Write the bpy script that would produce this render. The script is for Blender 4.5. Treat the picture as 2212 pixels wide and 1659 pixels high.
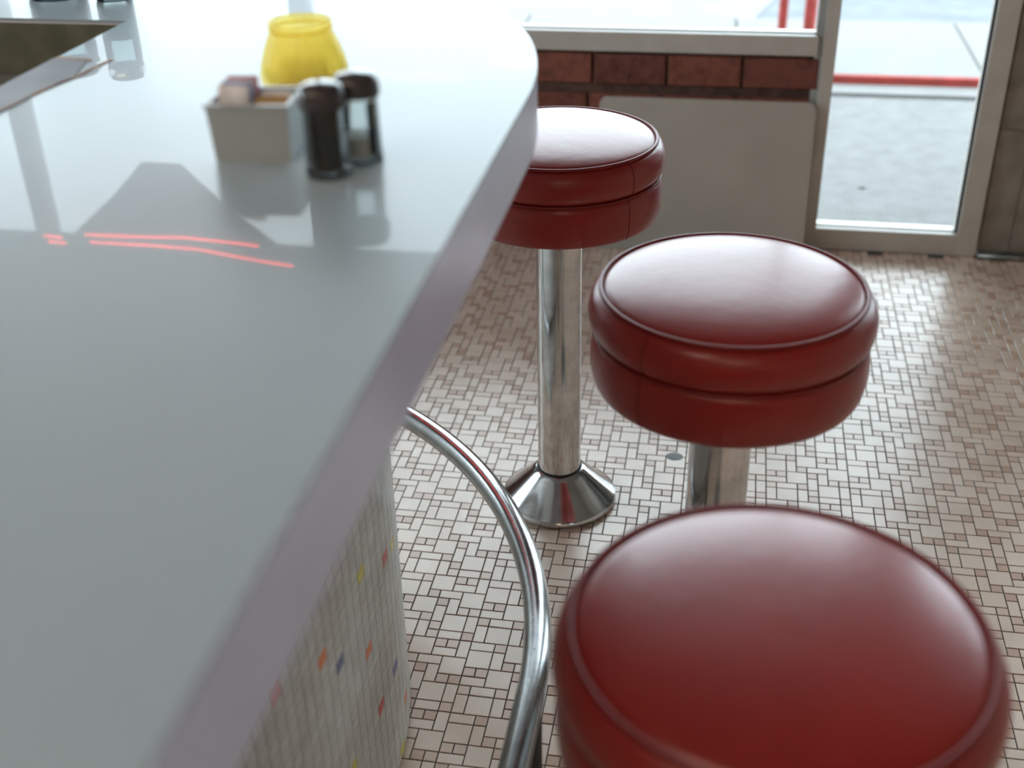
import bpy, bmesh, math, random
from mathutils import Vector, Matrix

# ------------------------------------------------------------------ clearing
for o in list(bpy.data.objects):
    bpy.data.objects.remove(o)
SC = bpy.context.scene
COL = SC.collection
R = math.radians
# All lengths below are in floor-tile units (one small mosaic tile); U turns them into metres.
U = 0.021
random.seed(7)

# ------------------------------------------------------------------ camera
CAM = Vector((-14.1925, -109.3278, 67.7388))
CR = Vector((0.98400088, 0.17695404, -0.02072506))
CU = Vector((-0.07129602, 0.49770186, 0.86441294))
CF = Vector((-0.16327627, 0.84910548, -0.50235519))
FPX, PW, PH = 2568.5, 2212.0, 1659.0
cd = bpy.data.cameras.new('camera')
cam = bpy.data.objects.new('camera', cd)
COL.objects.link(cam)
m = Matrix((CR, CU, -CF)).transposed().to_4x4()
m.translation = CAM * U
cam.matrix_world = m
cd.sensor_fit = 'HORIZONTAL'
cd.sensor_width = 36.0
cd.lens = FPX / PW * 36.0
cd.clip_start = 0.02
cd.dof.use_dof = True
cd.dof.focus_distance = 96 * U
cd.dof.aperture_fstop = 2.6
SC.camera = cam

# ------------------------------------------------------------------ sky, exposure
w = bpy.data.worlds.new('overcast_sky')
SC.world = w
w.use_nodes = True
nt = w.node_tree
nt.nodes.clear()
wo = nt.nodes.new('ShaderNodeOutputWorld')
bg = nt.nodes.new('ShaderNodeBackground')
bg.inputs['Color'].default_value = (0.80, 0.915, 1.0, 1)
bg.inputs['Strength'].default_value = 3.9
nt.links.new(bg.outputs[0], wo.inputs[0])
SC.view_settings.view_transform = 'Standard'
SC.view_settings.look = 'None'
SC.view_settings.gamma = 1.0
SC.view_settings.use_curve_mapping = False
SC.view_settings.exposure = 0.99
SC.cycles.use_denoising = True
SC.cycles.max_bounces = 6
SC.cycles.diffuse_bounces = 3
SC.cycles.glossy_bounces = 3
SC.cycles.transparent_max_bounces = 10
SC.cycles.use_adaptive_sampling = True
SC.cycles.adaptive_threshold = 0.1
SC.cycles.sample_clamp_indirect = 6.0
SC.cycles.caustics_reflective = False
SC.cycles.caustics_refractive = False


# ------------------------------------------------------------------ materials
class NT:
    def __init__(s, name):
        s.m = bpy.data.materials.new(name)
        s.m.use_nodes = True
        s.t = s.m.node_tree
        s.b = s.t.nodes['Principled BSDF']
        s.out = s.t.nodes['Material Output']

    def n(s, kind, **kw):
        x = s.t.nodes.new('ShaderNode' + kind)
        for k, v in kw.items():
            if hasattr(x, k):
                setattr(x, k, v)
            else:
                x.inputs[k.replace('_', ' ')].default_value = v
        return x

    def l(s, a, b):
        s.t.links.new(a, b)

    def coord(s, which='Object', scale=1.0):
        c = s.n('TexCoord')
        mp = s.n('Mapping')
        if not isinstance(scale, tuple):
            scale = (scale,) * 3
        mp.inputs['Scale'].default_value = scale
        s.l(c.outputs[which], mp.inputs['Vector'])
        return mp.outputs[0]

    def noise(s, vec, scale, detail=4.0, rough=0.55):
        x = s.n('TexNoise')
        x.inputs['Scale'].default_value = scale
        x.inputs['Detail'].default_value = detail
        x.inputs['Roughness'].default_value = rough
        s.l(vec, x.inputs['Vector'])
        return x.outputs['Fac']

    def ramp(s, fac, stops):
        x = s.n('ValToRGB')
        e = x.color_ramp.elements
        while len(e) < len(stops):
            e.new(0.5)
        for i, (p, c) in enumerate(stops):
            e[i].position = p
            e[i].color = (*c, 1) if len(c) == 3 else c
        s.l(fac, x.inputs['Fac'])
        return x.outputs['Color']

    def mix(s, fac, a, b, blend='MIX'):
        x = s.n('Mix', data_type='RGBA', blend_type=blend)
        for i, v in ((0, fac), (6, a), (7, b)):
            if hasattr(v, 'is_linked'):
                s.l(v, x.inputs[i])
            elif i == 0:
                x.inputs[i].default_value = v
            else:
                x.inputs[i].default_value = (*v, 1)
        return x.outputs[2]

    def bump(s, h, strength=0.2, dist=0.002):
        x = s.n('Bump')
        x.inputs['Strength'].default_value = strength
        x.inputs['Distance'].default_value = dist
        s.l(h, x.inputs['Height'])
        s.l(x.outputs[0], s.b.inputs['Normal'])

    def set(s, **kw):
        for k, v in kw.items():
            k = k.replace('_', ' ')
            s.b.inputs[k].default_value = (*v, 1) if isinstance(v, tuple) and len(v) == 3 else v
        return s


def plain(name, col, rough=0.5, metal=0.0, var=0.12, scale=30.0, bump=0.0, **kw):
    n = NT(name)
    n.set(Roughness=rough, Metallic=metal, **kw)
    v = n.coord('Object')
    f = n.noise(v, scale, 1.5)
    a = tuple(c * (1 - var) for c in col)
    b = tuple(min(1, c * (1 + var)) for c in col)
    n.l(n.ramp(f, [(0.3, a), (0.7, b)]), n.b.inputs['Base Color'])
    if bump:
        n.bump(f, bump)
    return n.m


def tile_material(name, dark, light, rough, spec=0.75):
    n = NT(name)
    n.set(Roughness=rough, Specular_IOR_Level=spec)
    oi = n.n('ObjectInfo')
    at = n.n('Attribute', attribute_name='shade')
    ad = n.n('Math', operation='ADD')
    n.l(oi.outputs['Random'], ad.inputs[0])
    n.l(at.outputs['Fac'], ad.inputs[1])
    fr = n.n('Math', operation='FRACT')
    n.l(ad.outputs[0], fr.inputs[0])
    base = n.ramp(fr.outputs[0], [(0.0, dark), (1.0, light)])
    g = n.n('NewGeometry')
    sp = n.noise(g.outputs['Position'], 900.0, 1.0)
    spk = n.ramp(sp, [(0.30, (0.82, 0.80, 0.78)), (0.5, (1, 1, 1))])
    st = n.ramp(n.noise(g.outputs['Position'], 6.0, 2.0), [(0.35, (0.86, 0.83, 0.80)), (0.6, (1, 1, 1))])
    c = n.mix(1.0, base, spk, 'MULTIPLY')
    c = n.mix(1.0, c, st, 'MULTIPLY')
    n.l(c, n.b.inputs['Base Color'])
    return n.m


M = {}
M['tile_cream'] = tile_material('tile_cream', (0.83, 0.64, 0.52), (0.90, 0.73, 0.61), 0.29)
M['tile_pink'] = tile_material('tile_pink', (0.60, 0.375, 0.265), (0.78, 0.57, 0.45), 0.30)
M['grout'] = plain('grout', (0.09, 0.085, 0.08), 0.9, scale=120)
M['mosaic_grout'] = plain('mosaic_grout', (0.13, 0.118, 0.10), 0.9, scale=80)
M['mosaic_white'] = tile_material('mosaic_white', (0.62, 0.61, 0.57), (0.74, 0.73, 0.69), 0.28, 0.5)
for k, c in dict(orange=(0.80, 0.20, 0.04), blue=(0.10, 0.15, 0.28), indigo=(0.14, 0.13, 0.42), yellow=(0.72, 0.60, 0.05),
                 red=(0.70, 0.07, 0.06), pink=(0.75, 0.22, 0.22)).items():
    M['mosaic_' + k] = plain('mosaic_' + k, c, 0.28, var=0.06, scale=60)


def vinyl():
    n = NT('red_vinyl')
    v = n.coord('Object')
    big = n.noise(v, 9.0, 3.0)
    n.l(n.ramp(big, [(0.3, (0.265, 0.0165, 0.013)), (0.7, (0.31, 0.021, 0.016))]), n.b.inputs['Base Color'])
    n.set(Roughness=0.33, Specular_IOR_Level=0.45, Coat_Weight=0.10, Coat_Roughness=0.15)
    fine = n.noise(v, 520.0, 2.0)
    mid = n.noise(v, 38.0, 2.0)
    ad = n.n('Math', operation='MULTIPLY_ADD')
    n.l(mid, ad.inputs[0])
    ad.inputs[1].default_value = 2.5
    n.l(fine, ad.inputs[2])
    n.bump(ad.outputs[0], 0.16, 0.0012)
    return n.m


M['vinyl'] = vinyl()
M['piping'] = plain('red_vinyl_piping', (0.20, 0.014, 0.013), 0.42, var=0.05, Specular_IOR_Level=0.35)
M['seam'] = plain('vinyl_seam', (0.11, 0.008, 0.007), 0.7, var=0.05)


def chrome(name, rough, wear, tone=1.0):
    n = NT(name)
    n.set(Metallic=1.0)
    v = n.coord('Object', (1.0, 1.0, 0.03))
    f = n.noise(v, 260.0, 5.0)
    v2 = n.coord('Object')
    f2 = n.noise(v2, 22.0, 6.0, 0.7)
    spots = n.ramp(n.noise(v2, 190.0, 2.0), [(0.24, (0.10, 0.09, 0.08)), (0.29, (1, 1, 1))])
    c = n.ramp(f2, [(0.3, (0.50 * tone,) * 3), (0.65, (0.73 * tone,) * 3)])
    n.l(n.mix(wear, c, n.mix(1.0, c, spots, 'MULTIPLY')), n.b.inputs['Base Color'])
    mr = n.n('MapRange')
    n.l(f, mr.inputs['Value'])
    mr.inputs['To Min'].default_value = rough * 0.6
    mr.inputs['To Max'].default_value = rough * 1.6
    n.l(mr.outputs[0], n.b.inputs['Roughness'])
    n.bump(f, 0.03, 0.0005)
    return n.m


M['chrome'] = chrome('polished_chrome', 0.12, 0.8)
M['rail'] = chrome('worn_steel_rail', 0.17, 1.0, 0.6)
M['rubber'] = plain('black_rubber', (0.012, 0.012, 0.013), 0.6)
M['black_metal'] = plain('black_painted_metal', (0.012, 0.012, 0.012), 0.45)


def laminate():
    n = NT('pale_laminate')
    v = n.coord('Object')
    f = n.noise(v, 3.0, 1.0)
    n.l(n.ramp(f, [(0.3, (0.32, 0.395, 0.445)), (0.7, (0.355, 0.43, 0.48))]), n.b.inputs['Base Color'])
    n.set(Roughness=0.44, Specular_IOR_Level=0.3, Coat_Weight=0.25, Coat_Roughness=0.02)
    return n.m


M['laminate'] = laminate()
M['laminate_edge'] = plain('lilac_grey_edge_band', (0.66, 0.65, 0.76), 0.3, var=0.05, scale=8)
M['olive'] = plain('olive_metal_trim', (0.13, 0.132, 0.09), 0.45, var=0.2)
M['dark_case'] = plain('dark_under_counter', (0.02, 0.02, 0.02), 0.8)
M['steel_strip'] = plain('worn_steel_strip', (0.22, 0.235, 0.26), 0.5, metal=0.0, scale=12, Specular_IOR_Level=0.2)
M['tan_edge'] = plain('tan_worn_edge', (0.55, 0.33, 0.20), 0.7, var=0.3)


def brick_material():
    n = NT('dark_red_brick')
    oi = n.n('ObjectInfo')
    g = n.n('NewGeometry')
    base = n.ramp(oi.outputs['Random'], [(0.0, (0.155, 0.045, 0.032)), (1.0, (0.235, 0.073, 0.048))])
    f = n.noise(g.outputs['Position'], 26.0, 6.0, 0.65)
    st = n.ramp(f, [(0.28, (0.42, 0.36, 0.34)), (0.55, (1, 1, 1)), (0.8, (1.0, 1.0, 1.0))])
    n.l(n.mix(1.0, base, st, 'MULTIPLY'), n.b.inputs['Base Color'])
    n.set(Roughness=0.8)
    n.bump(n.noise(g.outputs['Position'], 140.0, 5.0), 0.4, 0.003)
    return n.m


M['brick'] = brick_material()
M['mortar'] = plain('dark_mortar', (0.085, 0.045, 0.035), 0.95, bump=0.3, var=0.3)
M['aluminium'] = plain('beige_grey_aluminium', (0.50, 0.46, 0.42), 0.42, metal=0.15, var=0.06, scale=14)
M['jamb'] = plain('grey_aluminium_jamb', (0.36, 0.37, 0.36), 0.4, metal=0.2, var=0.08, scale=14)
M['gasket'] = plain('black_gasket', (0.01, 0.012, 0.013), 0.55)
M['board'] = plain('beige_board', (0.39, 0.355, 0.315), 0.5, var=0.05, scale=6)
M['stone'] = plain('brown_grey_stone_slab', (0.235, 0.20, 0.17), 0.6, var=0.25, scale=12, bump=0.1)
M['track'] = plain('dull_metal_track', (0.22, 0.22, 0.21), 0.35, metal=0.8, var=0.3)
M['plaster'] = plain('cream_plaster', (0.62, 0.58, 0.52), 0.85, var=0.05, scale=4)
M['ceiling'] = plain('dim_white_ceiling', (0.46, 0.45, 0.44), 0.9, var=0.05, scale=4)
M['concrete'] = plain('light_concrete_paving', (0.132, 0.130, 0.128), 0.9, var=0.12, scale=14, bump=0.15)
M['sidewalk'] = plain('pale_sidewalk', (0.158, 0.155, 0.150), 0.9, var=0.06, scale=5, bump=0.1)
M['asphalt'] = plain('blue_grey_asphalt', (0.103, 0.112, 0.122), 0.9, var=0.14, scale=8, bump=0.15)
M['red_paint'] = plain('red_kerb_paint', (0.30, 0.028, 0.022), 0.6, var=0.18, scale=18)


def glass_sheet(name, tint=(1, 1, 1)):
    n = NT(name)
    n.t.nodes.remove(n.b)
    tr = n.n('BsdfTransparent')
    tr.inputs['Color'].default_value = (*tint, 1)
    gl = n.n('BsdfGlossy')
    gl.inputs['Roughness'].default_value = 0.02
    fz = n.n('Fresnel')
    fz.inputs['IOR'].default_value = 1.45
    mx = n.n('MixShader')
    n.l(fz.outputs[0], mx.inputs[0])
    n.l(tr.outputs[0], mx.inputs[1])
    n.l(gl.outputs[0], mx.inputs[2])
    n.l(mx.outputs[0], n.out.inputs['Surface'])
    return n.m


M['pane'] = glass_sheet('window_glass', (0.95, 0.975, 0.97))
M['jar_glass'] = glass_sheet('clear_jar_glass', (0.82, 0.88, 0.88))
M['shaker_glass'] = glass_sheet('shaker_glass', (0.9, 0.92, 0.92))


def yellow_glass():
    n = NT('yellow_candle_glass')
    n.set(Base_Color=(0.95, 0.80, 0.30), Roughness=0.14, Specular_IOR_Level=0.6)
    tl = n.n('BsdfTranslucent')
    tl.inputs['Color'].default_value = (1.0, 0.90, 0.42, 1)
    tp = n.n('BsdfTransparent')
    tp.inputs['Color'].default_value = (1.0, 0.94, 0.60, 1)
    m1 = n.n('MixShader')
    m1.inputs[0].default_value = 0.66
    n.l(tl.outputs[0], m1.inputs[1])
    n.l(tp.outputs[0], m1.inputs[2])
    m2 = n.n('MixShader')
    m2.inputs[0].default_value = 0.86
    n.l(n.b.outputs[0], m2.inputs[1])
    n.l(m1.outputs[0], m2.inputs[2])
    n.l(m2.outputs[0], n.out.inputs['Surface'])
    return n.m


M['yellow_glass'] = yellow_glass()
M['wax'] = plain('pale_wax', (0.85, 0.82, 0.66), 0.5, var=0.03)
M['caddy'] = plain('white_plastic_caddy', (0.42, 0.46, 0.46), 0.35, var=0.03)
M['paper_white'] = plain('white_paper', (0.80, 0.80, 0.84), 0.7, var=0.06)
M['paper_blue'] = plain('blue_print_paper', (0.30, 0.36, 0.62), 0.7, var=0.2)
M['paper_pink'] = plain('pink_paper', (0.55, 0.25, 0.30), 0.7, var=0.1)
M['paper_tan'] = plain('tan_paper', (0.48, 0.32, 0.14), 0.7, var=0.1)
M['pepper'] = plain('ground_pepper', (0.045, 0.036, 0.026), 0.9, var=0.6, scale=400)
M['salt'] = plain('white_salt', (0.80, 0.80, 0.78), 0.8, var=0.05)
M['dark_cap'] = plain('dark_brown_cap', (0.05, 0.04, 0.042), 0.22, var=0.05)
M['shaker_cap'] = plain('steel_shaker_cap', (0.70, 0.70, 0.70), 0.18, metal=1.0, var=0.05)
M['coffee'] = plain('dark_jar_filling', (0.05, 0.045, 0.03), 0.8, var=0.4)


def emit(name, col, strength):
    n = NT(name)
    n.set(Base_Color=col, Emission_Color=col, Emission_Strength=strength)
    return n.m


M['neon'] = emit('red_neon', (1.0, 0.05, 0.045), 26.0)
M['fill_lamp'] = emit('fill_light_glow', (1.0, 0.77, 0.58), 12.0)  # warm glow of the fill lights added out of view
M['sign_board'] = plain('dark_sign_board', (0.10, 0.10, 0.11), 0.6)


# ------------------------------------------------------------------ mesh helpers
class MB:
    """Collects geometry in tile units; build() links it as one mesh object."""

    def __init__(s):
        s.v, s.f, s.sm = [], [], []

    def add(s, vs, fs, smooth=False):
        k = len(s.v)
        s.v += [tuple(p) for p in vs]
        s.f += [tuple(i + k for i in f) for f in fs]
        s.sm += [smooth] * len(fs)

    def box(s, a, b, bev=0.0):
        x0, y0, z0 = a
        x1, y1, z1 = b
        if bev <= 0:
            vs = [(x0, y0, z0), (x1, y0, z0), (x1, y1, z0), (x0, y1, z0), (x0, y0, z1), (x1, y0, z1), (x1, y1, z1), (x0, y1, z1)]
            s.add(vs, [(3, 2, 1, 0), (4, 5, 6, 7), (0, 1, 5, 4), (1, 2, 6, 5), (2, 3, 7, 6), (3, 0, 4, 7)])
            return
        bm = bmesh.new()
        bmesh.ops.create_cube(bm, size=1.0)
        for v in bm.verts:
            v.co = Vector(((x0 + x1) / 2 + v.co.x * (x1 - x0), (y0 + y1) / 2 + v.co.y * (y1 - y0), (z0 + z1) / 2 + v.co.z * (z1 - z0)))
        bmesh.ops.bevel(bm, geom=list(bm.edges), offset=bev, segments=2, affect='EDGES', profile=0.5)
        bm.verts.index_update()
        s.add([v.co for v in bm.verts], [[v.index for v in f.verts] for f in bm.faces])
        bm.free()

    def lathe(s, prof, n=64, c=(0, 0, 0), smooth=True, rib=None):
        vs, fs = [], []
        for i in range(n):
            a = 2 * math.pi * i / n
            k = 1.0 if rib is None else rib(a)
            for r, z in prof:
                rr = r * k if z else r
                vs.append((c[0] + rr * math.cos(a), c[1] + rr * math.sin(a), c[2] + z))
        q = len(prof)
        for i in range(n):
            j = (i + 1) % n
            for t in range(q - 1):
                fs.append((i * q + t, j * q + t, j * q + t + 1, i * q + t + 1))
        s.add(vs, fs, smooth)

    def prism(s, pts, z0, z1, top=True, bottom=True):
        n = len(pts)
        vs = [(x, y, z0) for x, y in pts] + [(x, y, z1) for x, y in pts]
        fs = [(i, (i + 1) % n, n + (i + 1) % n, n + i) for i in range(n)]
        s.add(vs, fs)
        if top:
            s.add([(x, y, z1) for x, y in pts], [tuple(range(n))])
        if bottom:
            s.add([(x, y, z0) for x, y in pts], [tuple(reversed(range(n)))])

    def tube(s, path, r, n=16, closed=False, cap=True):
        P = [Vector(p) for p in path]
        L = len(P)
        vs, fs = [], []
        up = None
        for i, p in enumerate(P):
            a = P[i - 1] if (i or closed) else P[0]
            b = P[(i + 1) % L] if (i < L - 1 or closed) else P[-1]
            t = (b - a).normalized()
            if up is None:
                up = Vector((0, 0, 1)) if abs(t.z) < 0.9 else Vector((1, 0, 0))
            e = t.cross(up).normalized()
            f = e.cross(t).normalized()
            up = f
            for k in range(n):
                g = 2 * math.pi * k / n
                vs.append(p + e * (r * math.cos(g)) + f * (r * math.sin(g)))
        for i in range(L if closed else L - 1):
            j = (i + 1) % L
            for k in range(n):
                h = (k + 1) % n
                fs.append((i * n + k, i * n + h, j * n + h, j * n + k))
        s.add(vs, fs, True)
        if cap and not closed:
            s.add(vs[:n], [tuple(reversed(range(n)))])
            s.add(vs[-n:], [tuple(range(n))])

    def mesh(s, name):
        me = bpy.data.meshes.new(name)
        me.from_pydata([(x * U, y * U, z * U) for x, y, z in s.v], [], s.f)
        me.polygons.foreach_set('use_smooth', s.sm)
        bm = bmesh.new()
        bm.from_mesh(me)
        bmesh.ops.remove_doubles(bm, verts=bm.verts, dist=1e-6)
        bmesh.ops.recalc_face_normals(bm, faces=bm.faces)
        bm.to_mesh(me)
        bm.free()
        me.update()
        return me

    def build(s, name, mat, parent=None, loc=(0, 0, 0), rz=0.0, sharp=None):
        me = s.mesh(name)
        me.materials.append(M[mat])
        if sharp:
            me.set_sharp_from_angle(angle=R(sharp))
        return link(name, me, parent, loc, rz)


def link(name, me, parent=None, loc=(0, 0, 0), rz=0.0):
    o = bpy.data.objects.new(name, me)
    COL.objects.link(o)
    o.location = Vector(loc) * U
    o.rotation_euler.z = rz
    if parent:
        o.parent = parent
    return o


def tag(o, label=None, cat=None, group=None, kind=None):
    if label:
        o['label'] = label
    if cat:
        o['category'] = cat
    if group:
        o['group'] = group
    if kind:
        o['kind'] = kind
    return o


def thing(name, loc, label, cat, group=None, rz=0.0):
    return tag(link(name, None, None, loc, rz), label, cat, group)


def struct(name, label=None, loc=(0, 0, 0)):
    return tag(link(name, None, None, loc), label, None, None, 'structure')


def copy_tree(o, parent=None):
    c = o.copy()
    COL.objects.link(c)
    c.parent = parent
    for ch in list(o.children):
        copy_tree(ch, c)
    return c


def to_px(p):
    d = Vector(p) - CAM
    z = d.dot(CF)
    return PW / 2 + FPX * d.dot(CR) / z, PH / 2 - FPX * d.dot(CU) / z, z


# ------------------------------------------------------------------ shapes of the counter, needed by several builders
HC, TC = 50.0, 3.7                                   # counter height and edge depth
TOPC, TOPR, XE = (-63.6, -50.7), 39.3, -24.3         # rounded corner of the top
BC, BR = (-63.2, -51.5), 28.8                        # rounded corner of the tiled base
XB = BC[0] + BR
STOOLS = [(-27.8, -15.5), (-13.2, -42.2), (-10.9, -73.0)]


def u_outline(cx, cy, r, x_in, y_in, x_left, x_left_in, y0, n=40):
    """outer edge with two rounded corners, inner aisle rectangular"""
    cl = x_left + r
    pts = [(cx + r, y0)]
    pts += [(cx + r * math.cos(a * math.pi / 2 / n), cy + r * math.sin(a * math.pi / 2 / n)) for a in range(n + 1)]
    pts += [(cl + r * math.cos(math.pi / 2 + a * math.pi / 2 / n), cy + r * math.sin(math.pi / 2 + a * math.pi / 2 / n)) for a in range(n + 1)]
    pts += [(x_left, y0), (x_left_in, y0), (x_left_in, y_in), (x_in, y_in), (x_in, y0)]
    return pts


def in_top(x, y):
    if x > XE or y > TOPC[1] + TOPR:
        return False
    if x > TOPC[0] and y > TOPC[1]:
        return math.hypot(x - TOPC[0], y - TOPC[1]) < TOPR
    return True


def in_base(x, y, g=0.0):
    if x > XB + g or y > BC[1] + BR + g:
        return False
    if x > BC[0] and y > BC[1]:
        return math.hypot(x - BC[0], y - BC[1]) < BR + g
    return True


def seen(p):
    """True when the camera has a clear line to p past the counter and the stools"""
    d = Vector(p) - CAM

    def at(z):
        t = (z - CAM.z) / d.z
        return CAM.x + d.x * t, CAM.y + d.y * t

    for z in (HC, HC - TC):
        if p[2] < z and in_top(*at(z)):
            return False
    for z in (36, 34.5, 30):
        for sx, sy in STOOLS:
            x, y = at(z)
            if p[2] < z and math.hypot(x - sx, y - sy) < 8.8:
                return False
    return True


# ------------------------------------------------------------------ floor of random mosaic tiles
WALL_Y = 48.0
PATTERN = [(0, 0, 1, 1), (1, 0, 1, 1), (2, 0, 2, 2), (4, 0, 1, 1), (5, 0, 1, 2), (0, 1, 2, 1), (4, 1, 1, 2), (6, 1, 1, 1), (7, 1, 1, 1),
           (0, 2, 1, 1), (1, 2, 2, 1), (3, 2, 1, 1), (5, 2, 2, 2), (7, 2, 1, 2), (0, 3, 1, 2), (1, 3, 2, 2), (3, 3, 1, 2), (4, 3, 1, 1),
           (4, 4, 1, 1), (5, 4, 2, 1), (7, 4, 1, 1), (0, 5, 2, 1), (2, 5, 1, 1), (3, 5, 2, 2), (5, 5, 1, 1), (6, 5, 1, 1), (7, 5, 1, 2),
           (0, 6, 2, 2), (2, 6, 1, 2), (5, 6, 2, 1), (3, 7, 1, 1), (4, 7, 2, 1), (6, 7, 2, 2)]


def tile_geo(a, b, gap=0.045, h=0.14, bev=0.035):
    """a tile a by b with its centre at the origin, top at z = 0"""
    x, y = a / 2 - gap, b / 2 - gap
    v = []
    for k, z in ((0, -h), (0, -bev), (bev, 0)):
        v += [(-x + k, -y + k, z), (x - k, -y + k, z), (x - k, y - k, z), (-x + k, y - k, z)]
    f = [(8, 9, 10, 11)]
    for r_ in (0, 4):
        for i in range(4):
            j = (i + 1) % 4
            f.append((r_ + i, r_ + j, r_ + 4 + j, r_ + 4 + i))
    return v, f


FX0, FX1, FY0 = -152, 104, -128
floor = tag(link('floor', None), None, None, None, 'structure')
bed = MB()
bed.box((-150, -230, -3.0), (110, WALL_Y + 0.6, -0.075))
bed.build('grout_bed', 'grout', floor)
tiles = []
for bu in range(FX0 // 8, FX1 // 8):
    for bv in range(-6, -FY0 // 8):
        for (pu, pv, a, b) in PATTERN:
            cx, cy = bu * 8 + pu + a / 2, -(bv * 8 + pv + b / 2)
            if cy + b / 2 > WALL_Y + 0.3 or in_base(cx, cy, -1.5):
                continue
            px, py, dz = to_px((cx, cy, 0))
            vis = -30 < px < PW + 30 and -30 < py < PH + 30 and seen((cx, cy, 0))
            if vis and any(math.hypot(cx - sx, cy - sy) < 5.6 for sx, sy in STOOLS):
                vis = False
            tiles.append((a * b / dz ** 2 if vis else 0, cx, cy, a, b))
tiles.sort(reverse=True)
geo, meshes = {}, {}
for a, b in ((1, 1), (2, 1), (1, 2), (2, 2)):
    geo[a, b] = tile_geo(a, b)
    mb = MB()
    mb.add(*geo[a, b])
    me = mb.mesh('floor_tile')
    me.materials.append(M['tile_pink' if a * b == 1 else 'tile_cream'])
    meshes[a, b] = me
for k, (ar, cx, cy, a, b) in enumerate(tiles[:300]):
    o = link('floor_tile', meshes[a, b], floor, (cx, cy, random.uniform(-0.02, 0.0)))
rest = bpy.data.meshes.new('floor_tile_field')
vs, fs, mi, sh = [], [], [], []
for ar, cx, cy, a, b in tiles[300:]:
    v, f = geo[a, b]
    k = len(vs)
    dz = random.uniform(-0.02, 0.0)
    vs += [((x + cx) * U, (y + cy) * U, (z + dz) * U) for x, y, z in v]
    fs += [tuple(i + k for i in q) for q in f]
    mi += [1 if a * b == 1 else 0] * len(f)
    sh += [random.random()] * len(f)
rest.from_pydata(vs, [], fs)
rest.materials.append(M['tile_cream'])
rest.materials.append(M['tile_pink'])
rest.polygons.foreach_set('material_index', mi)
rest.attributes.new('shade', 'FLOAT', 'FACE').data.foreach_set('value', sh)
rest.update()
tag(link('floor_tile_field', rest, floor), kind='stuff')

M['patch'] = plain('grey_filler', (0.20, 0.205, 0.21), 0.5, var=0.2, scale=90)
mb = MB()
mb.lathe([(0.001, 0.035), (0.7, 0.03), (0.8, 0.0)], 28)
patch = mb.build('filled_patch', 'patch', floor, (-17.16, -6.97, 0))
patch.scale = (1.1, 0.9, 1)

# ------------------------------------------------------------------ front wall with bricks
ZC = 128.0
wf = struct('wall_front')
mb = MB()
mb.box((-150, WALL_Y + 0.9, -3), (-3.9, WALL_Y + 5, 26.4))
mb.build('mortar_bed', 'mortar', wf)
mb = MB()
mb.box((-150, WALL_Y + 0.3, 107), (110, WALL_Y + 5, ZC))
mb.build('wall_header', 'plaster', wf)
mb = MB()
mb.box((106, WALL_Y + 0.6, -3), (110, WALL_Y + 5, 107))
mb.build('wall_end', 'plaster', wf)
rows = [(22.2, 26.15, -32.5), (16.75, 20.8, -33.15), (11.35, 15.4, -32.7), (5.95, 10.0, -33.0), (0.5, 4.6, -32.6)]
brick_me = {}
for z0, z1, jx in rows:
    mb = MB()
    mb.box((0.22, 0.0, 0), (9.62, 1.2, z1 - z0), 0.16)
    me = mb.mesh('brick')
    me.materials.append(M['brick'])
    k0 = math.ceil((-150 - jx) / 9.82)
    x = jx + k0 * 9.82
    while x + 9.8 < -3.0:
        link('brick', me, wf, (x, WALL_Y + 0.35 + random.uniform(-0.07, 0.07), z0))
        x += 9.82
    if x + 1 < -3.9:
        mb = MB()
        mb.box((0.22, 0.0, 0), (-4.0 - x, 1.2, z1 - z0), 0.16)
        mb.build('brick', 'brick', wf, (x, WALL_Y + 0.38, z0))

mb = MB()
mb.tube([(-26.9, 48.26, 26.0), (-27.2, 48.28, 24.9), (-27.75, 48.27, 23.4), (-27.65, 48.3, 22.3)], 0.05, 6)
mb.build('brick_crack', 'gasket', wf)

# stone-slab pier at the right of the narrow window
pier = struct('wall_right_pier')
mb = MB()
mb.box((20.3, WALL_Y + 1.3, -3), (36.3, WALL_Y + 5, 107))
mb.build('pier_core', 'dark_case', pier)
cols = [(20.45, 24.35, (0, 17.7, 48, 78, 107)), (24.45, 36.3, (0, 13.4, 43, 74, 107))]
for x0, x1, zs in cols:
    for z0, z1 in zip(zs, zs[1:]):
        mb = MB()
        mb.box((0, 0, 0), (x1 - x0, 0.8, z1 - z0 - 0.1), 0.05)
        mb.build('stone_slab', 'stone', pier, (x0, WALL_Y + 0.62, z0 + 0.05))
mb = MB()
mb.box((20.4, WALL_Y - 0.9, 0), (36.3, WALL_Y + 0.6, 0.35), 0.06)
mb.box((20.4, WALL_Y - 0.1, 0.3), (36.3, WALL_Y + 0.65, 0.85), 0.06)
mb.tube([(20.4, WALL_Y - 0.55, 0.45), (36.3, WALL_Y - 0.55, 0.45)], 0.28, 10)
tr = mb.build('floor_track', 'track', pier)

# remaining shell of the room
mb = MB()
mb.box((-150, -230, ZC), (110, WALL_Y + 5, ZC + 3))
tag(mb.build('ceiling', 'ceiling'), kind='structure')
wl = struct('wall_left')
for a, b in (((-153, -230, -3), (-150, WALL_Y + 5, 29)), ((-153, -230, 107), (-150, WALL_Y + 5, ZC)), ((-153, -230, 29), (-150, -90, 107)), ((-153, 35, 29), (-150, WALL_Y + 5, 107))):
    mb = MB()
    mb.box(a, b)
    mb.build('wall_panel', 'plaster', wl)
mb = MB()
mb.box((-153, -233, -3), (113, -230, ZC))
tag(mb.build('wall_back', 'plaster'), kind='structure')
mb = MB()
mb.box((110, -230, -3), (113, WALL_Y + 5, ZC))
tag(mb.build('wall_right', 'plaster'), kind='structure')

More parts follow.
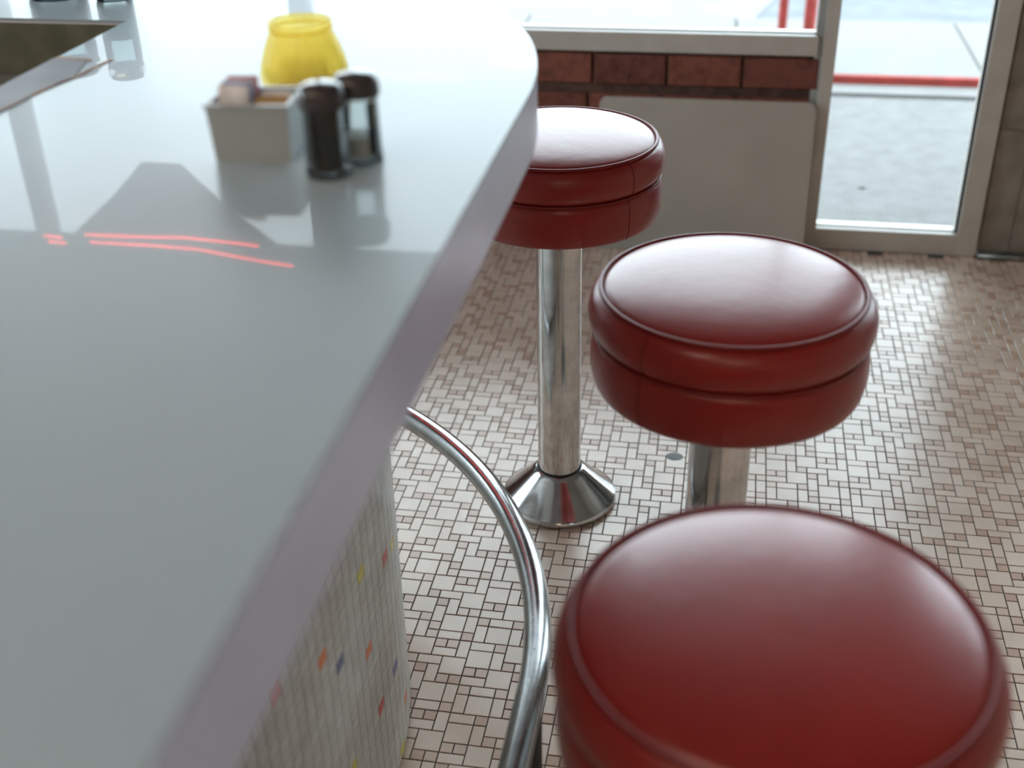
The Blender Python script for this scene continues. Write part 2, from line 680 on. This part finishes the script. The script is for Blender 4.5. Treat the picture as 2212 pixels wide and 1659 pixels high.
# ------------------------------------------------------------------ windows
GY = WALL_Y + 1.45                                   # plane of the glass in the front wall


def pane(parent, x0, x1, z0, z1, y=GY):
    mb = MB()
    mb.box((x0, y - 0.08, z0), (x1, y + 0.08, z1))
    return mb.build('pane', 'pane', parent)


w1 = struct('window_1')
for nm, mat, a, b in (
        ('sill_rail', 'aluminium', (-150, WALL_Y, 26.6), (-3.55, GY - 0.28, 29.15)),
        ('gasket', 'gasket', (-150, GY - 0.3, 26.8), (-3.7, GY - 0.1, 29.22)),
        ('outer_sill', 'aluminium', (-150, GY + 0.1, 26.6), (-3.55, GY + 1.5, 29.3)),
        ('jamb', 'jamb', (-3.95, WALL_Y + 0.55, 0.0), (-2.9, GY + 1.4, 107)),
        ('head_rail', 'aluminium', (-150, WALL_Y, 105), (-3.6, GY + 1.4, 107.2)),
        ('end_stile', 'aluminium', (-150, WALL_Y, 29), (-147.6, GY + 1.4, 105))):
    mb = MB()
    mb.box(a, b, 0.07)
    mb.build(nm, mat, w1)
for x in (-74.2, -120.0):
    mb = MB()
    mb.box((x, WALL_Y, 29.0), (x + 2.6, GY + 1.4, 105.2), 0.07)
    mb.build('mullion', 'aluminium', w1)
for x0, x1 in ((-147.8, -119.9), (-117.5, -74.1), (-71.7, -3.8)):
    pane(w1, x0, x1, 28.9, 105.2)

w2 = struct('window_2')
for nm, mat, a, b in (
        ('mullion', 'aluminium', (-2.95, WALL_Y, 0), (-1.25, GY + 1.4, 107)),
        ('sill_rail', 'aluminium', (-1.25, WALL_Y, 0.06), (17.45, GY - 0.28, 3.05)),
        ('gasket', 'gasket', (-1.25, GY - 0.3, 0.2), (17.4, GY - 0.1, 3.12)),
        ('outer_sill', 'aluminium', (-1.25, GY + 0.1, 0.0), (17.45, GY + 1.4, 3.1)),
        ('outer_ledge', 'aluminium', (-1.25, GY + 1.4, 0.0), (17.45, GY + 3.6, 2.3)),
        ('stile', 'aluminium', (17.45, WALL_Y, 0), (20.15, GY - 0.28, 107)),
        ('gasket', 'gasket', (17.12, GY - 0.42, 0.2), (17.75, GY - 0.1, 107)),
        ('outer_bead', 'aluminium', (17.2, GY + 0.1, 0.2), (20.15, GY + 1.4, 107)),
        ('head_rail', 'aluminium', (-1.25, WALL_Y, 105), (17.45, GY + 1.4, 107.2))):
    mb = MB()
    mb.box(a, b, 0.07)
    mb.build(nm, mat, w2)
pane(w2, -1.25, 17.5, 3.0, 105.2)

w3 = struct('window_3')
for a, b, nm in (((-152.6, -90, 29), (-150.2, 35, 31.4), 'sill_rail'), ((-152.6, -90, 104.6), (-150.2, 35, 107), 'head_rail'),
                 ((-152.6, -90, 31), (-150.2, -87.6, 105), 'stile'), ((-152.6, 32.6, 31), (-150.2, 35, 105), 'stile'),
                 ((-152.6, -29, 31), (-150.2, -26.6, 105), 'mullion')):
    mb = MB()
    mb.box(a, b, 0.07)
    mb.build(nm, 'aluminium', w3)
for y0, y1 in ((-87.8, -28.8), (-26.8, 32.8)):
    mb = MB()
    mb.box((-151.5, y0, 31.2), (-151.34, y1, 104.8))
    mb.build('pane', 'pane', w3)

d1 = struct('door_1')
for a, b, nm in (((36.4, WALL_Y, 0), (39.2, GY + 1.4, 107), 'stile'), ((70.5, WALL_Y, 0), (73.3, GY + 1.4, 107), 'stile'), ((103.2, WALL_Y, 0), (106, GY + 1.4, 107), 'stile'),
                 ((39.2, WALL_Y, 0.06), (70.5, GY + 1.4, 4.0), 'bottom_rail'), ((73.3, WALL_Y, 0.06), (103.2, GY + 1.4, 4.0), 'bottom_rail'),
                 ((39.2, WALL_Y, 104.5), (70.5, GY + 1.4, 107), 'head_rail'), ((73.3, WALL_Y, 104.5), (103.2, GY + 1.4, 107), 'head_rail')):
    mb = MB()
    mb.box(a, b, 0.07)
    mb.build(nm, 'aluminium', d1)
for x0, x1 in ((39.1, 70.6), (73.2, 103.3)):
    pane(d1, x0, x1, 3.9, 104.6)
mb = MB()
mb.tube([(68.5, WALL_Y - 0.1, 44), (68.5, WALL_Y - 2.4, 44), (68.5, WALL_Y - 2.4, 60), (68.5, WALL_Y - 0.1, 60)], 0.5, 12)
mb.build('door_handle', 'chrome', d1)

# ------------------------------------------------------------------ outside
GZ = -0.6
mb = MB()
mb.box((-700, WALL_Y + 4.2, GZ - 3), (900, 123.6, GZ))
tag(mb.build('outside_paving', 'concrete'), kind='structure')
mb = MB()
mb.box((-700, 123.75, GZ - 3), (900, 129.8, 0.05), 0.1)
tag(mb.build('outside_gutter', 'sidewalk'), kind='structure')
kerb = struct('outside_kerb')
mb = MB()
mb.box((-700, 129.85, GZ - 3), (900, 130.9, 1.75), 0.3)
mb.build('kerb_stone', 'red_paint', kerb)
walk = struct('outside_sidewalk')
for i in range(-6, 8):
    mb = MB()
    mb.box((0, 0, 0), (47.6, 44.2, 4.4), 0.25)
    mb.build('sidewalk_slab', 'sidewalk', walk, (34.2 + 48 * (i - 1), 130.8, -2.6))
mb = MB()
mb.box((-900, 175.1, -3.4), (1200, 1500, 1.4))
tag(mb.build('outside_road', 'asphalt'), kind='structure')
mb = MB()
mb.prism([(-700, 175.3), (-10, 175.3), (10, 260), (-20, 420), (-700, 420)], 1.3, 1.62)
tag(mb.build('outside_driveway', 'sidewalk'), kind='structure')
mb = MB()
mb.box((-900, -700, GZ - 3), (-154, WALL_Y + 4.1, GZ))
tag(mb.build('outside_side_lot', 'concrete'), kind='structure')
for (x, r_, lab) in ((-4.9, 0.92, 'thin red steel post outside the window, the left of two'),
                     (0.45, 1.22, 'thick red steel post outside the window, beside the mullion')):
    t = thing('bollard', (x, 140.0, 1.8), lab, 'post', 'red posts on the sidewalk')
    mb = MB()
    mb.lathe([(0.001, 0), (r_ * 1.7, 0), (r_ * 1.7, 0.35), (r_ * 1.05, 0.5)], 24)
    mb.build('base_plate', 'red_paint', t, sharp=35)
    mb = MB()
    mb.lathe([(r_, 0.3), (r_, 38), (r_ * 0.8, 39), (0.001, 39.5)], 24)
    mb.build('pipe', 'red_paint', t, sharp=50)

mb = MB()
lv = []
for i in range(9):
    t_ = i / 8
    wd = 0.28 * math.sin(math.pi * t_) + 0.01
    for sd in (-1, 0, 1):
        lv.append(((t_ - 0.5) * 1.5, sd * wd, 0.06 + 0.10 * abs(sd) * math.sin(math.pi * t_)))
lf = [(3 * i + k, 3 * i + 3 + k, 3 * i + 4 + k, 3 * i + 1 + k) for i in range(8) for k in (0, 1)]
mb.add(lv, lf, True)
M['leaf'] = plain('dry_leaf', (0.03, 0.028, 0.02), 0.8)
lo = mb.build('dry_leaf', 'leaf', None, (7.19, 74.09, GZ))
tag(lo, 'tiny dark dry leaf lying on the pavement outside the narrow window', 'leaf')

# ------------------------------------------------------------------ counter: worktop, tiled base, foot rail
top = thing('countertop', (-60, -60, HC), 'pale glossy laminate counter worktop with a rounded corner and lilac-grey edge', 'countertop')
OUT = u_outline(TOPC[0], TOPC[1], TOPR, -52.8, -37.0, -130.0, -101.5, -190)
OFF = [(x + 60, y + 60) for x, y in OUT]
mb = MB()
mb.prism(OFF, -0.16, 0.0)
mb.build('laminate_top', 'laminate', top)
mb = MB()
INN = u_outline(TOPC[0], TOPC[1], TOPR - 0.02, -52.85, -36.95, -129.98, -101.45, -190)
mb.prism([(x + 60, y + 60) for x, y in INN], -TC, -0.162)
mb.build('edge_band', 'laminate_edge', top)
mb = MB()
mb.box((-101.4 + 60, -37.05 + 60, -TC), (-52.9 + 60, -36.9 + 60, -0.3), 0.03)
mb.box((-52.95 + 60, -190 + 60, -TC), (-52.75 + 60, -37 + 60, -0.3), 0.03)
mb.build('inner_trim', 'olive', top)
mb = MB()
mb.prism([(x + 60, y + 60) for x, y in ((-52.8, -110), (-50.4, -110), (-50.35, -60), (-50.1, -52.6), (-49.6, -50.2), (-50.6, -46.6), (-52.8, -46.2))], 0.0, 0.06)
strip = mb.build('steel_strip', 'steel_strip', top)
mb = MB()
pts = [(-50.55, -110), (-50.5, -57), (-50.2, -53.5), (-50.0, -51.4), (-49.5, -49.2), (-49.45, -47.6), (-49.3, -46.2)]
for a, b in zip(pts, pts[1:]):
    mb.tube([(a[0] + 60, a[1] + 60, 0.02), (b[0] + 60, b[1] + 60, 0.02)], 0.07, 8)
mb.tube([(-52.7 + 60, -46.1 + 60, 0.02), (-50.4 + 60, -46.5 + 60, 0.02)], 0.07, 8)
mb.build('tan_border', 'tan_edge', strip)

base = thing('tiled_counter', (-60, -60, 0), 'counter base clad in small white mosaic tiles with scattered coloured ones', 'counter')
mb = MB()
BOUT = u_outline(BC[0], BC[1], BR - 0.14, -50.8, -39.0, -122.0, -103.5, -190)
mb.prism([(x + 60, y + 60) for x, y in BOUT], 0.0, HC - TC - 0.01)
mb.build('carcass', 'mosaic_grout', base)
CW, RH = 1.25, 0.885                                   # mosaic pitch
S0, Z0 = -10.8, 21.15                                # the orange tile, column 0 row 0
ACC = {(0, 0): 'orange', (2, -3): 'blue', (6, -7): 'orange', (10, -14): 'indigo', (6, 0): 'yellow', (10, -3): 'red', (7, -14): 'red',
       (12, -20): 'orange', (2, -13): 'yellow', (10, -23): 'yellow', (-5, 4): 'pink', (12, -4): 'yellow', (-3, -9): 'red', (-8, -4): 'blue',
       (-6, -20): 'orange', (15, -10): 'blue', (17, 3): 'red', (19, -18): 'yellow', (-12, -15): 'yellow', (22, -5): 'orange', (24, -22): 'indigo'}


def on_base(s):
    """point and outward heading on the base at arc length s from the start of the curve"""
    if s < 0:
        return XB, BC[1] + s, 0.0
    a = s / BR
    return BC[0] + BR * math.cos(a), BC[1] + BR * math.sin(a), a


mv, mf = tile_geo(RH, CW, 0.045, 0.14, 0.02)
mb = MB()
mb.add([(z, y, -x) for x, y, z in mv], mf)            # stands up, facing +x
MOS = {}
for k in ('white', 'orange', 'blue', 'indigo', 'yellow', 'red', 'pink'):
    me = mb.mesh('mosaic_tile')
    me.materials.append(M['mosaic_' + k])
    MOS[k] = me
cells = []
for c in range(-58, 48):
    x, y, a = on_base(S0 + c * CW)
    for r_ in range(-23, 28):
        z = Z0 + r_ * RH
        px, py, dz = to_px((x, y, z))
        view = Vector((CAM.x - x, CAM.y - y, CAM.z - z)).normalized()
        face = view.dot(Vector((math.cos(a), math.sin(a), 0)))
        vis = face > 0.02 and -10 < px < PW and 0 < py < PH + 15 and seen((x + 0.05 * math.cos(a), y + 0.05 * math.sin(a), z))
        k = ACC.get((c, r_), 'white')
        cells.append(((face / dz ** 2 if vis else 0) + (1 if k != 'white' else 0), c, r_, x, y, z, a, k))
cells.sort(reverse=True)
for ar, c, r_, x, y, z, a, k in cells[:300]:
    link('mosaic_tile', MOS[k], base, (x + 60, y + 60, z), a)
vs, fs, sh = [], [], []
for ar, c, r_, x, y, z, a, k in cells[300:]:
    n0 = len(vs)
    ca, sa = math.cos(a), math.sin(a)
    for vx, vy, vz in mb.v:
        vs.append(((x + 60 + vx * ca - vy * sa) * U, (y + 60 + vx * sa + vy * ca) * U, (z + vz) * U))
    fs += [tuple(i + n0 for i in q) for q in mb.f]
    sh += [random.random()] * len(mb.f)
me = bpy.data.meshes.new('mosaic_field')
me.from_pydata(vs, [], fs)
me.materials.append(M['mosaic_white'])
me.attributes.new('shade', 'FLOAT', 'FACE').data.foreach_set('value', sh)
bm = bmesh.new()
bm.from_mesh(me)
bmesh.ops.recalc_face_normals(bm, faces=bm.faces)
bm.to_mesh(me)
bm.free()
tag(link('mosaic_field', me, base), kind='stuff')

RZ, RRAD = 13.0, 0.94
RC, RR = (-62.66, -55.27), 38.75
rail = thing('foot_rail', (-24, -60, 0), 'worn steel pipe foot rail curving round the foot of the counter', 'rail')
path = [(RC[0] + RR, y, RZ) for y in (-190, -150, -120, -100, -85, -75, -66, -60)]
path += [(RC[0] + RR * math.cos(R(a)), RC[1] + RR * math.sin(R(a)), RZ) for a in range(0, 91, 2)]
path += [(x, RC[1] + RR, RZ) for x in (-70, -80, -95, -115)]
mb = MB()
mb.tube([(x + 24, y + 60, z) for x, y, z in path], RRAD, 28)
mb.build('pipe', 'rail', rail)
for (x, y) in ((-23.91, -56.6), (-23.91, -98), (-23.91, -140), (RC[0] + RR * math.cos(R(84)), RC[1] + RR * math.sin(R(84))), (-90, RC[1] + RR)):
    mb = MB()
    mb.lathe([(0.001, 0), (2.0, 0), (2.0, 0.3), (1.3, 0.5), (0.95, 0.9), (0.95, RZ - 0.5)], 24)
    mb.build('leg', 'black_metal', rail, (x + 24, y + 60, 0), sharp=40)


# ------------------------------------------------------------------ stools
def make_stool():
    root = thing('counter_stool', (0, 0, 0), 'stool', 'stool', 'red round counter stools')
    N = 128
    dome = [(0.001, 36.98), (1.5, 36.97), (3.0, 36.92), (4.5, 36.82), (5.8, 36.66), (6.8, 36.47), (7.5, 36.27), (7.9, 36.08), (7.98, 35.9)]
    mb = MB()
    mb.lathe(dome, N)
    mb.build('cushion_top', 'vinyl', root)
    mb = MB()
    mb.tube([(8.06 * math.cos(2 * math.pi * i / N), 8.06 * math.sin(2 * math.pi * i / N), 36.08) for i in range(N)], 0.15, 10, closed=True)
    mb.build('piping', 'piping', root)
    up = [(7.9, 36.0), (8.12, 35.95), (8.42, 35.72), (8.66, 35.3), (8.8, 34.75), (8.8, 34.2), (8.68, 33.75), (8.48, 33.42), (8.28, 33.25)]
    mb = MB()
    mb.lathe(up, N)
    mb.build('upper_band', 'vinyl', root)
    mb = MB()
    mb.tube([(8.46 * math.cos(2 * math.pi * i / N), 8.46 * math.sin(2 * math.pi * i / N), 33.2) for i in range(N)], 0.12, 10, closed=True)
    mb.build('piping', 'piping', root)
    low = [(8.2, 33.2), (8.42, 33.08), (8.58, 32.6), (8.66, 31.9), (8.66, 31.2), (8.58, 30.5), (8.45, 29.95), (8.3, 29.68), (8.05, 29.6), (4.0, 29.6), (0.001, 29.6)]
    mb = MB()
    mb.lathe(low, N)
    mb.build('lower_band', 'vinyl', root, sharp=70)
    mb = MB()
    prof = [(r_ + 0.01, z) for r_, z in up[1:-1]]
    mb.tube([(r_, 0, z) for r_, z in prof], 0.032, 8)
    prof = [(r_ + 0.01, z) for r_, z in low[1:8]]
    mb.tube([(r_ * math.cos(-0.03), r_ * math.sin(-0.03), z) for r_, z in prof], 0.032, 8)
    mb.build('side_seam', 'seam', root)
    mb = MB()
    mb.lathe([(0.001, 28.6), (3.6, 28.6), (3.6, 29.6), (0.001, 29.6)], 48)
    mb.build('swivel_plate', 'black_metal', root, sharp=30)
    mb = MB()
    mb.lathe([(2.02, 3.2), (2.02, 28.7)], 64)
    mb.build('post', 'chrome', root)
    mb = MB()
    mb.lathe([(2.0, 3.55), (2.12, 3.62), (2.25, 3.58), (2.6, 3.2), (3.4, 2.42), (4.3, 1.55), (5.05, 0.85), (5.32, 0.62)], 96)
    mb.build('base_cone', 'chrome', root)
    mb = MB()
    mb.lathe([(5.3, 0.66), (5.42, 0.56), (5.46, 0.4), (5.46, 0.08), (5.4, 0.0), (0.001, 0.0)], 96)
    mb.build('base_rim', 'chrome', root, sharp=60)
    mb = MB()
    mb.tube([(2.1 * math.cos(2 * math.pi * i / 48), 2.1 * math.sin(2 * math.pi * i / 48), 3.62) for i in range(48)], 0.09, 8, closed=True)
    mb.build('collar_ring', 'gasket', root)
    return root


stool = make_stool()
for i, ((x, y), ang, lab) in enumerate(zip(STOOLS, (-40, -124, 70), (
        'red vinyl counter stool farthest away, half behind the counter, chrome foot in view',
        'red vinyl counter stool in the middle of the row, before the beige board',
        'large red vinyl counter stool nearest the viewer, cut off by the lower edge'))):
    s_ = stool if i == 0 else copy_tree(stool)
    s_.location = Vector((x, y, 0)) * U
    s_.rotation_euler.z = R(ang)
    s_['label'] = lab

# ------------------------------------------------------------------ board leaning under the window
bd = []
W_, H_, r_ = 28.4, 20.9, 1.1
for cx, cz, a0 in ((W_ - r_, r_, -90), (W_ - r_, H_ - r_, 0), (r_, H_ - r_, 90), (r_, r_, 180)):
    for k in range(7):
        a = R(a0 + 15 * k)
        bd.append((cx + r_ * math.cos(a), cz + r_ * math.sin(a)))
mb = MB()
mb.prism(bd, -0.25, 0.25)
o = mb.build('leaning_board', 'board', None, (-31.4, 44.55, 0.06))
o.rotation_euler = (R(90 - 8.0), 0, 0)
tag(o, 'beige-grey board with rounded corners leaning on the brick wall under the window', 'board')

# ------------------------------------------------------------------ things on the counter
cad = thing('sugar_caddy', (-34.95, -60.2, HC), 'small white flared plastic caddy of sugar packets on the counter', 'caddy', rz=R(5))


def tray(w0, d0, w1, d1, h, t=0.12):
    def ring(w_, d_, z):
        return [(-w_ / 2, -d_ / 2, z), (w_ / 2, -d_ / 2, z), (w_ / 2, d_ / 2, z), (-w_ / 2, d_ / 2, z)]
    rings = [ring(w0, d0, 0), ring(w1, d1, h), ring(w1 + 0.16, d1 + 0.16, h + 0.02), ring(w1 + 0.16, d1 + 0.16, h + 0.14),
             ring(w1 - 2 * t, d1 - 2 * t, h + 0.14), ring(w0 - 2 * t, d0 - 2 * t, 0.15)]
    v = [p for q in rings for p in q]
    f = [(3, 2, 1, 0), (20, 21, 22, 23)]
    for k in range(5):
        for i in range(4):
            j = (i + 1) % 4
            f.append((4 * k + i, 4 * k + j, 4 * k + 4 + j, 4 * k + 4 + i))
    return v, f


mb = MB()
mb.add(*tray(3.42, 2.6, 3.66, 2.85, 2.4))
mb.build('tray', 'caddy', cad)
for i, (dx, dy, tilt, mat, lab) in enumerate((
        (-0.75, -0.75, 8, 'paper_white', 'white sugar packet at the front left of the caddy'),
        (-0.72, -0.30, 12, 'paper_blue', 'blue printed sugar packet behind the front white one in the caddy'),
        (-0.80, 0.20, 6, 'paper_white', 'white sugar packet in the middle left of the caddy'),
        (-0.78, 0.70, 10, 'paper_pink', 'pink sweetener packet at the back left of the caddy'),
        (0.80, -0.60, 9, 'paper_tan', 'tan sugar packet at the front right of the caddy'),
        (0.82, -0.05, 7, 'paper_tan', 'tan sugar packet in the middle right of the caddy'),
        (0.78, 0.55, 11, 'paper_white', 'white sugar packet at the back right of the caddy'))):
    nx, nz = 8, 5
    v, f = [], []
    hh = 3.0 if dx < 0 else 2.35
    for side in (-1, 1):
        for a in range(nx + 1):
            for b in range(nz + 1):
                uu, vv = a / nx, b / nz
                puff = 0.11 * math.sin(math.pi * uu) * math.sin(math.pi * vv) + 0.012
                v.append(((uu - 0.5) * 1.42, side * puff + 0.05 * math.sin(5 * uu + i), vv * hh))
    Q = (nx + 1) * (nz + 1)
    for s_ in (0, Q):
        for a in range(nx):
            for b in range(nz):
                k = s_ + a * (nz + 1) + b
                f.append((k, k + nz + 1, k + nz + 2, k + 1))
    for a in range(nx):
        for k in (a * (nz + 1), a * (nz + 1) + nz):
            f.append((k, k + nz + 1, k + nz + 1 + Q, k + Q))
    for b in range(nz):
        for k in (b, nx * (nz + 1) + b):
            f.append((k, k + 1, k + 1 + Q, k + Q))
    mb = MB()
    mb.add(v, f, True)
    ca, sa = math.cos(R(5)), math.sin(R(5))
    o = mb.build('sugar_packet', mat, None, (-34.95 + dx * ca - dy * sa, -60.2 + dx * sa + dy * ca, HC + 0.17), R(5 + (i % 3 - 1) * 2))
    o.rotation_euler.x = R(-tilt * 0.5)
    tag(o, lab, 'packet', 'packets in the sugar caddy')


def shaker(x, y, h, r_, fill, fill_h, label, rz):
    t = thing('pepper_shaker' if fill == 'pepper' else 'salt_shaker', (x, y, HC), label, 'shaker', rz=rz)
    N = 10
    mb = MB()
    mb.lathe([(0.001, 0.0), (r_ * 0.96, 0.0), (r_, 0.12), (r_ * 0.93, 0.6), (r_ * 0.9, h * 0.72), (r_ * 0.86, h * 0.78), (r_ * 0.80, h * 0.78),
              (r_ * 0.84, h * 0.7), (r_ * 0.86, 0.4), (0.001, 0.3)], N, smooth=False)
    mb.build('glass_body', 'shaker_glass', t)
    mb = MB()
    mb.lathe([(0.001, 0.32), (r_ * 0.8, 0.36), (r_ * 0.8, fill_h), (0.001, fill_h + 0.06)], 24)
    mb.build('filling', fill, t, sharp=50)
    mb = MB()
    mb.lathe([(r_ * 0.8, h * 0.75), (r_ * 1.02, h * 0.75), (r_ * 1.04, h * 0.78), (r_ * 1.0, h * 0.9), (r_ * 0.9, h * 0.96), (r_ * 0.6, h * 0.99), (0.001, h)], 40)
    mb.build('cap', 'dark_cap', t, sharp=60)
    return t


shaker(-30.95, -62.75, 4.0, 0.98, 'pepper', 2.9, 'glass pepper shaker with a dark cap, full of dark pepper, in front', R(10))
shaker(-30.0, -60.9, 3.95, 0.98, 'salt', 1.2, 'clear faceted glass salt shaker just behind the pepper shaker', R(25))

can = thing('candle_jar', (-36.2, -50.2, HC), 'yellow glass candle jar with a narrow neck behind the sugar caddy', 'candle')


def ribs(a):
    return 1.0 + 0.018 * abs(math.sin(11 * a))


mb = MB()
mb.lathe([(0.001, 0.0), (1.7, 0.001), (2.1, 0.15), (2.26, 0.5), (2.27, 0.9), (2.16, 1.45), (1.96, 2.1), (1.74, 2.65), (1.58, 2.9), (1.5, 3.02), (1.5, 3.15), (1.6, 3.28),
          (1.64, 3.4), (1.58, 3.48), (1.48, 3.46), (1.4, 3.3), (1.4, 3.0), (1.62, 2.6), (1.98, 1.5), (2.08, 0.9), (1.9, 0.35), (0.001, 0.3)], 88, rib=ribs)
mb.build('glass_bowl', 'yellow_glass', can)
mb = MB()
mb.tube([(1.6 * math.cos(2 * math.pi * i / 60), 1.6 * math.sin(2 * math.pi * i / 60), 3.08) for i in range(60)], 0.09, 8, closed=True)
mb.build('neck_band', 'yellow_glass', can)
mb = MB()
mb.lathe([(0.001, 0.34), (1.2, 0.34), (1.25, 1.3), (1.1, 1.42), (0.001, 1.36)], 40)
cn = mb.build('candle', 'wax', can, sharp=50)

for x, y, r_, lab in ((-61.1, -30.6, 1.98, 'wide clear glass jar on the far counter arm, nearest the left edge'),
                      (-56.6, -31.1, 1.24, 'narrow clear glass jar with dark filling on the far counter arm')):
    t = thing('glass_jar', (x, y, HC), lab, 'jar', 'glass jars on the far counter')
    mb = MB()
    mb.lathe([(0.001, 0.0), (r_ * 0.92, 0.0), (r_, 0.2), (r_, 4.2), (r_ * 0.9, 4.6), (r_ * 0.84, 4.6), (r_ * 0.92, 4.1), (r_ * 0.92, 0.5), (0.001, 0.42)], 40)
    mb.build('glass_body', 'jar_glass', t, sharp=50)
    mb = MB()
    mb.lathe([(0.001, 0.46), (r_ * 0.88, 0.5), (r_ * 0.88, 2.6), (0.001, 2.7)], 32)
    mb.build('filling', 'coffee', t, sharp=50)
    mb = MB()
    mb.lathe([(r_ * 0.8, 4.5), (r_ * 1.02, 4.55), (r_ * 1.02, 5.2), (r_ * 0.9, 5.4), (0.001, 5.45)], 32)
    mb.build('lid', 'shaker_cap', t, sharp=50)

# ------------------------------------------------------------------ neon sign, and unseen ceiling lights added as fill
sign = thing('neon_sign', (-96, 46.2, 98), 'red neon tube sign hung high in the front window', 'sign')
mb = MB()
mb.prism([(-20, 8.5), (-17, 5.5), (-8, -2.0), (-3, -7.0), (3, -7.0), (9, -1.0), (17, 5.5), (20, 8.5)], -0.3, 0.3)
o = mb.build('backing', 'sign_board', sign)
o.rotation_euler = (R(90), 0, 0)
for pts in ([(-14, 4.7), (-6, 4.6), (2, 4.3), (8, 4.6), (14, 5.0)], [(-13.5, 5.9), (-4, 5.9), (4, 6.1), (9, 6.8), (15, 7.6), (19, 8.0)], [(-21, 5.2), (-18, 5.4)], [(-20.5, 6.2), (-17.5, 6.3)]):
    mb = MB()
    mb.tube([(x, -0.9, z) for x, z in pts], 0.08, 10)
    mb.build('neon_tube', 'neon', sign)
for x, y, lab in ((-112, -118, 'added unseen fill light over the serving aisle, nearest the left wall'),
                  (-62, -132, 'added unseen fill light over the serving aisle, beside the counter'),
                  (5, -190, 'added unseen fill light near the back wall, behind the viewer')):
    t = thing('fill_light', (x, y, ZC), lab, 'fill_lamp', 'added fill lights')  # added out of view to brighten the interior, no known fixture
    mb = MB()
    mb.box((-24, -5, -2.0), (24, 5, -0.01), 0.2)
    mb.build('housing', 'plaster', t)
    mb = MB()
    mb.box((-23, -4.2, -2.4), (23, 4.2, -2.02), 0.1)
    mb.build('diffuser', 'fill_lamp', t)
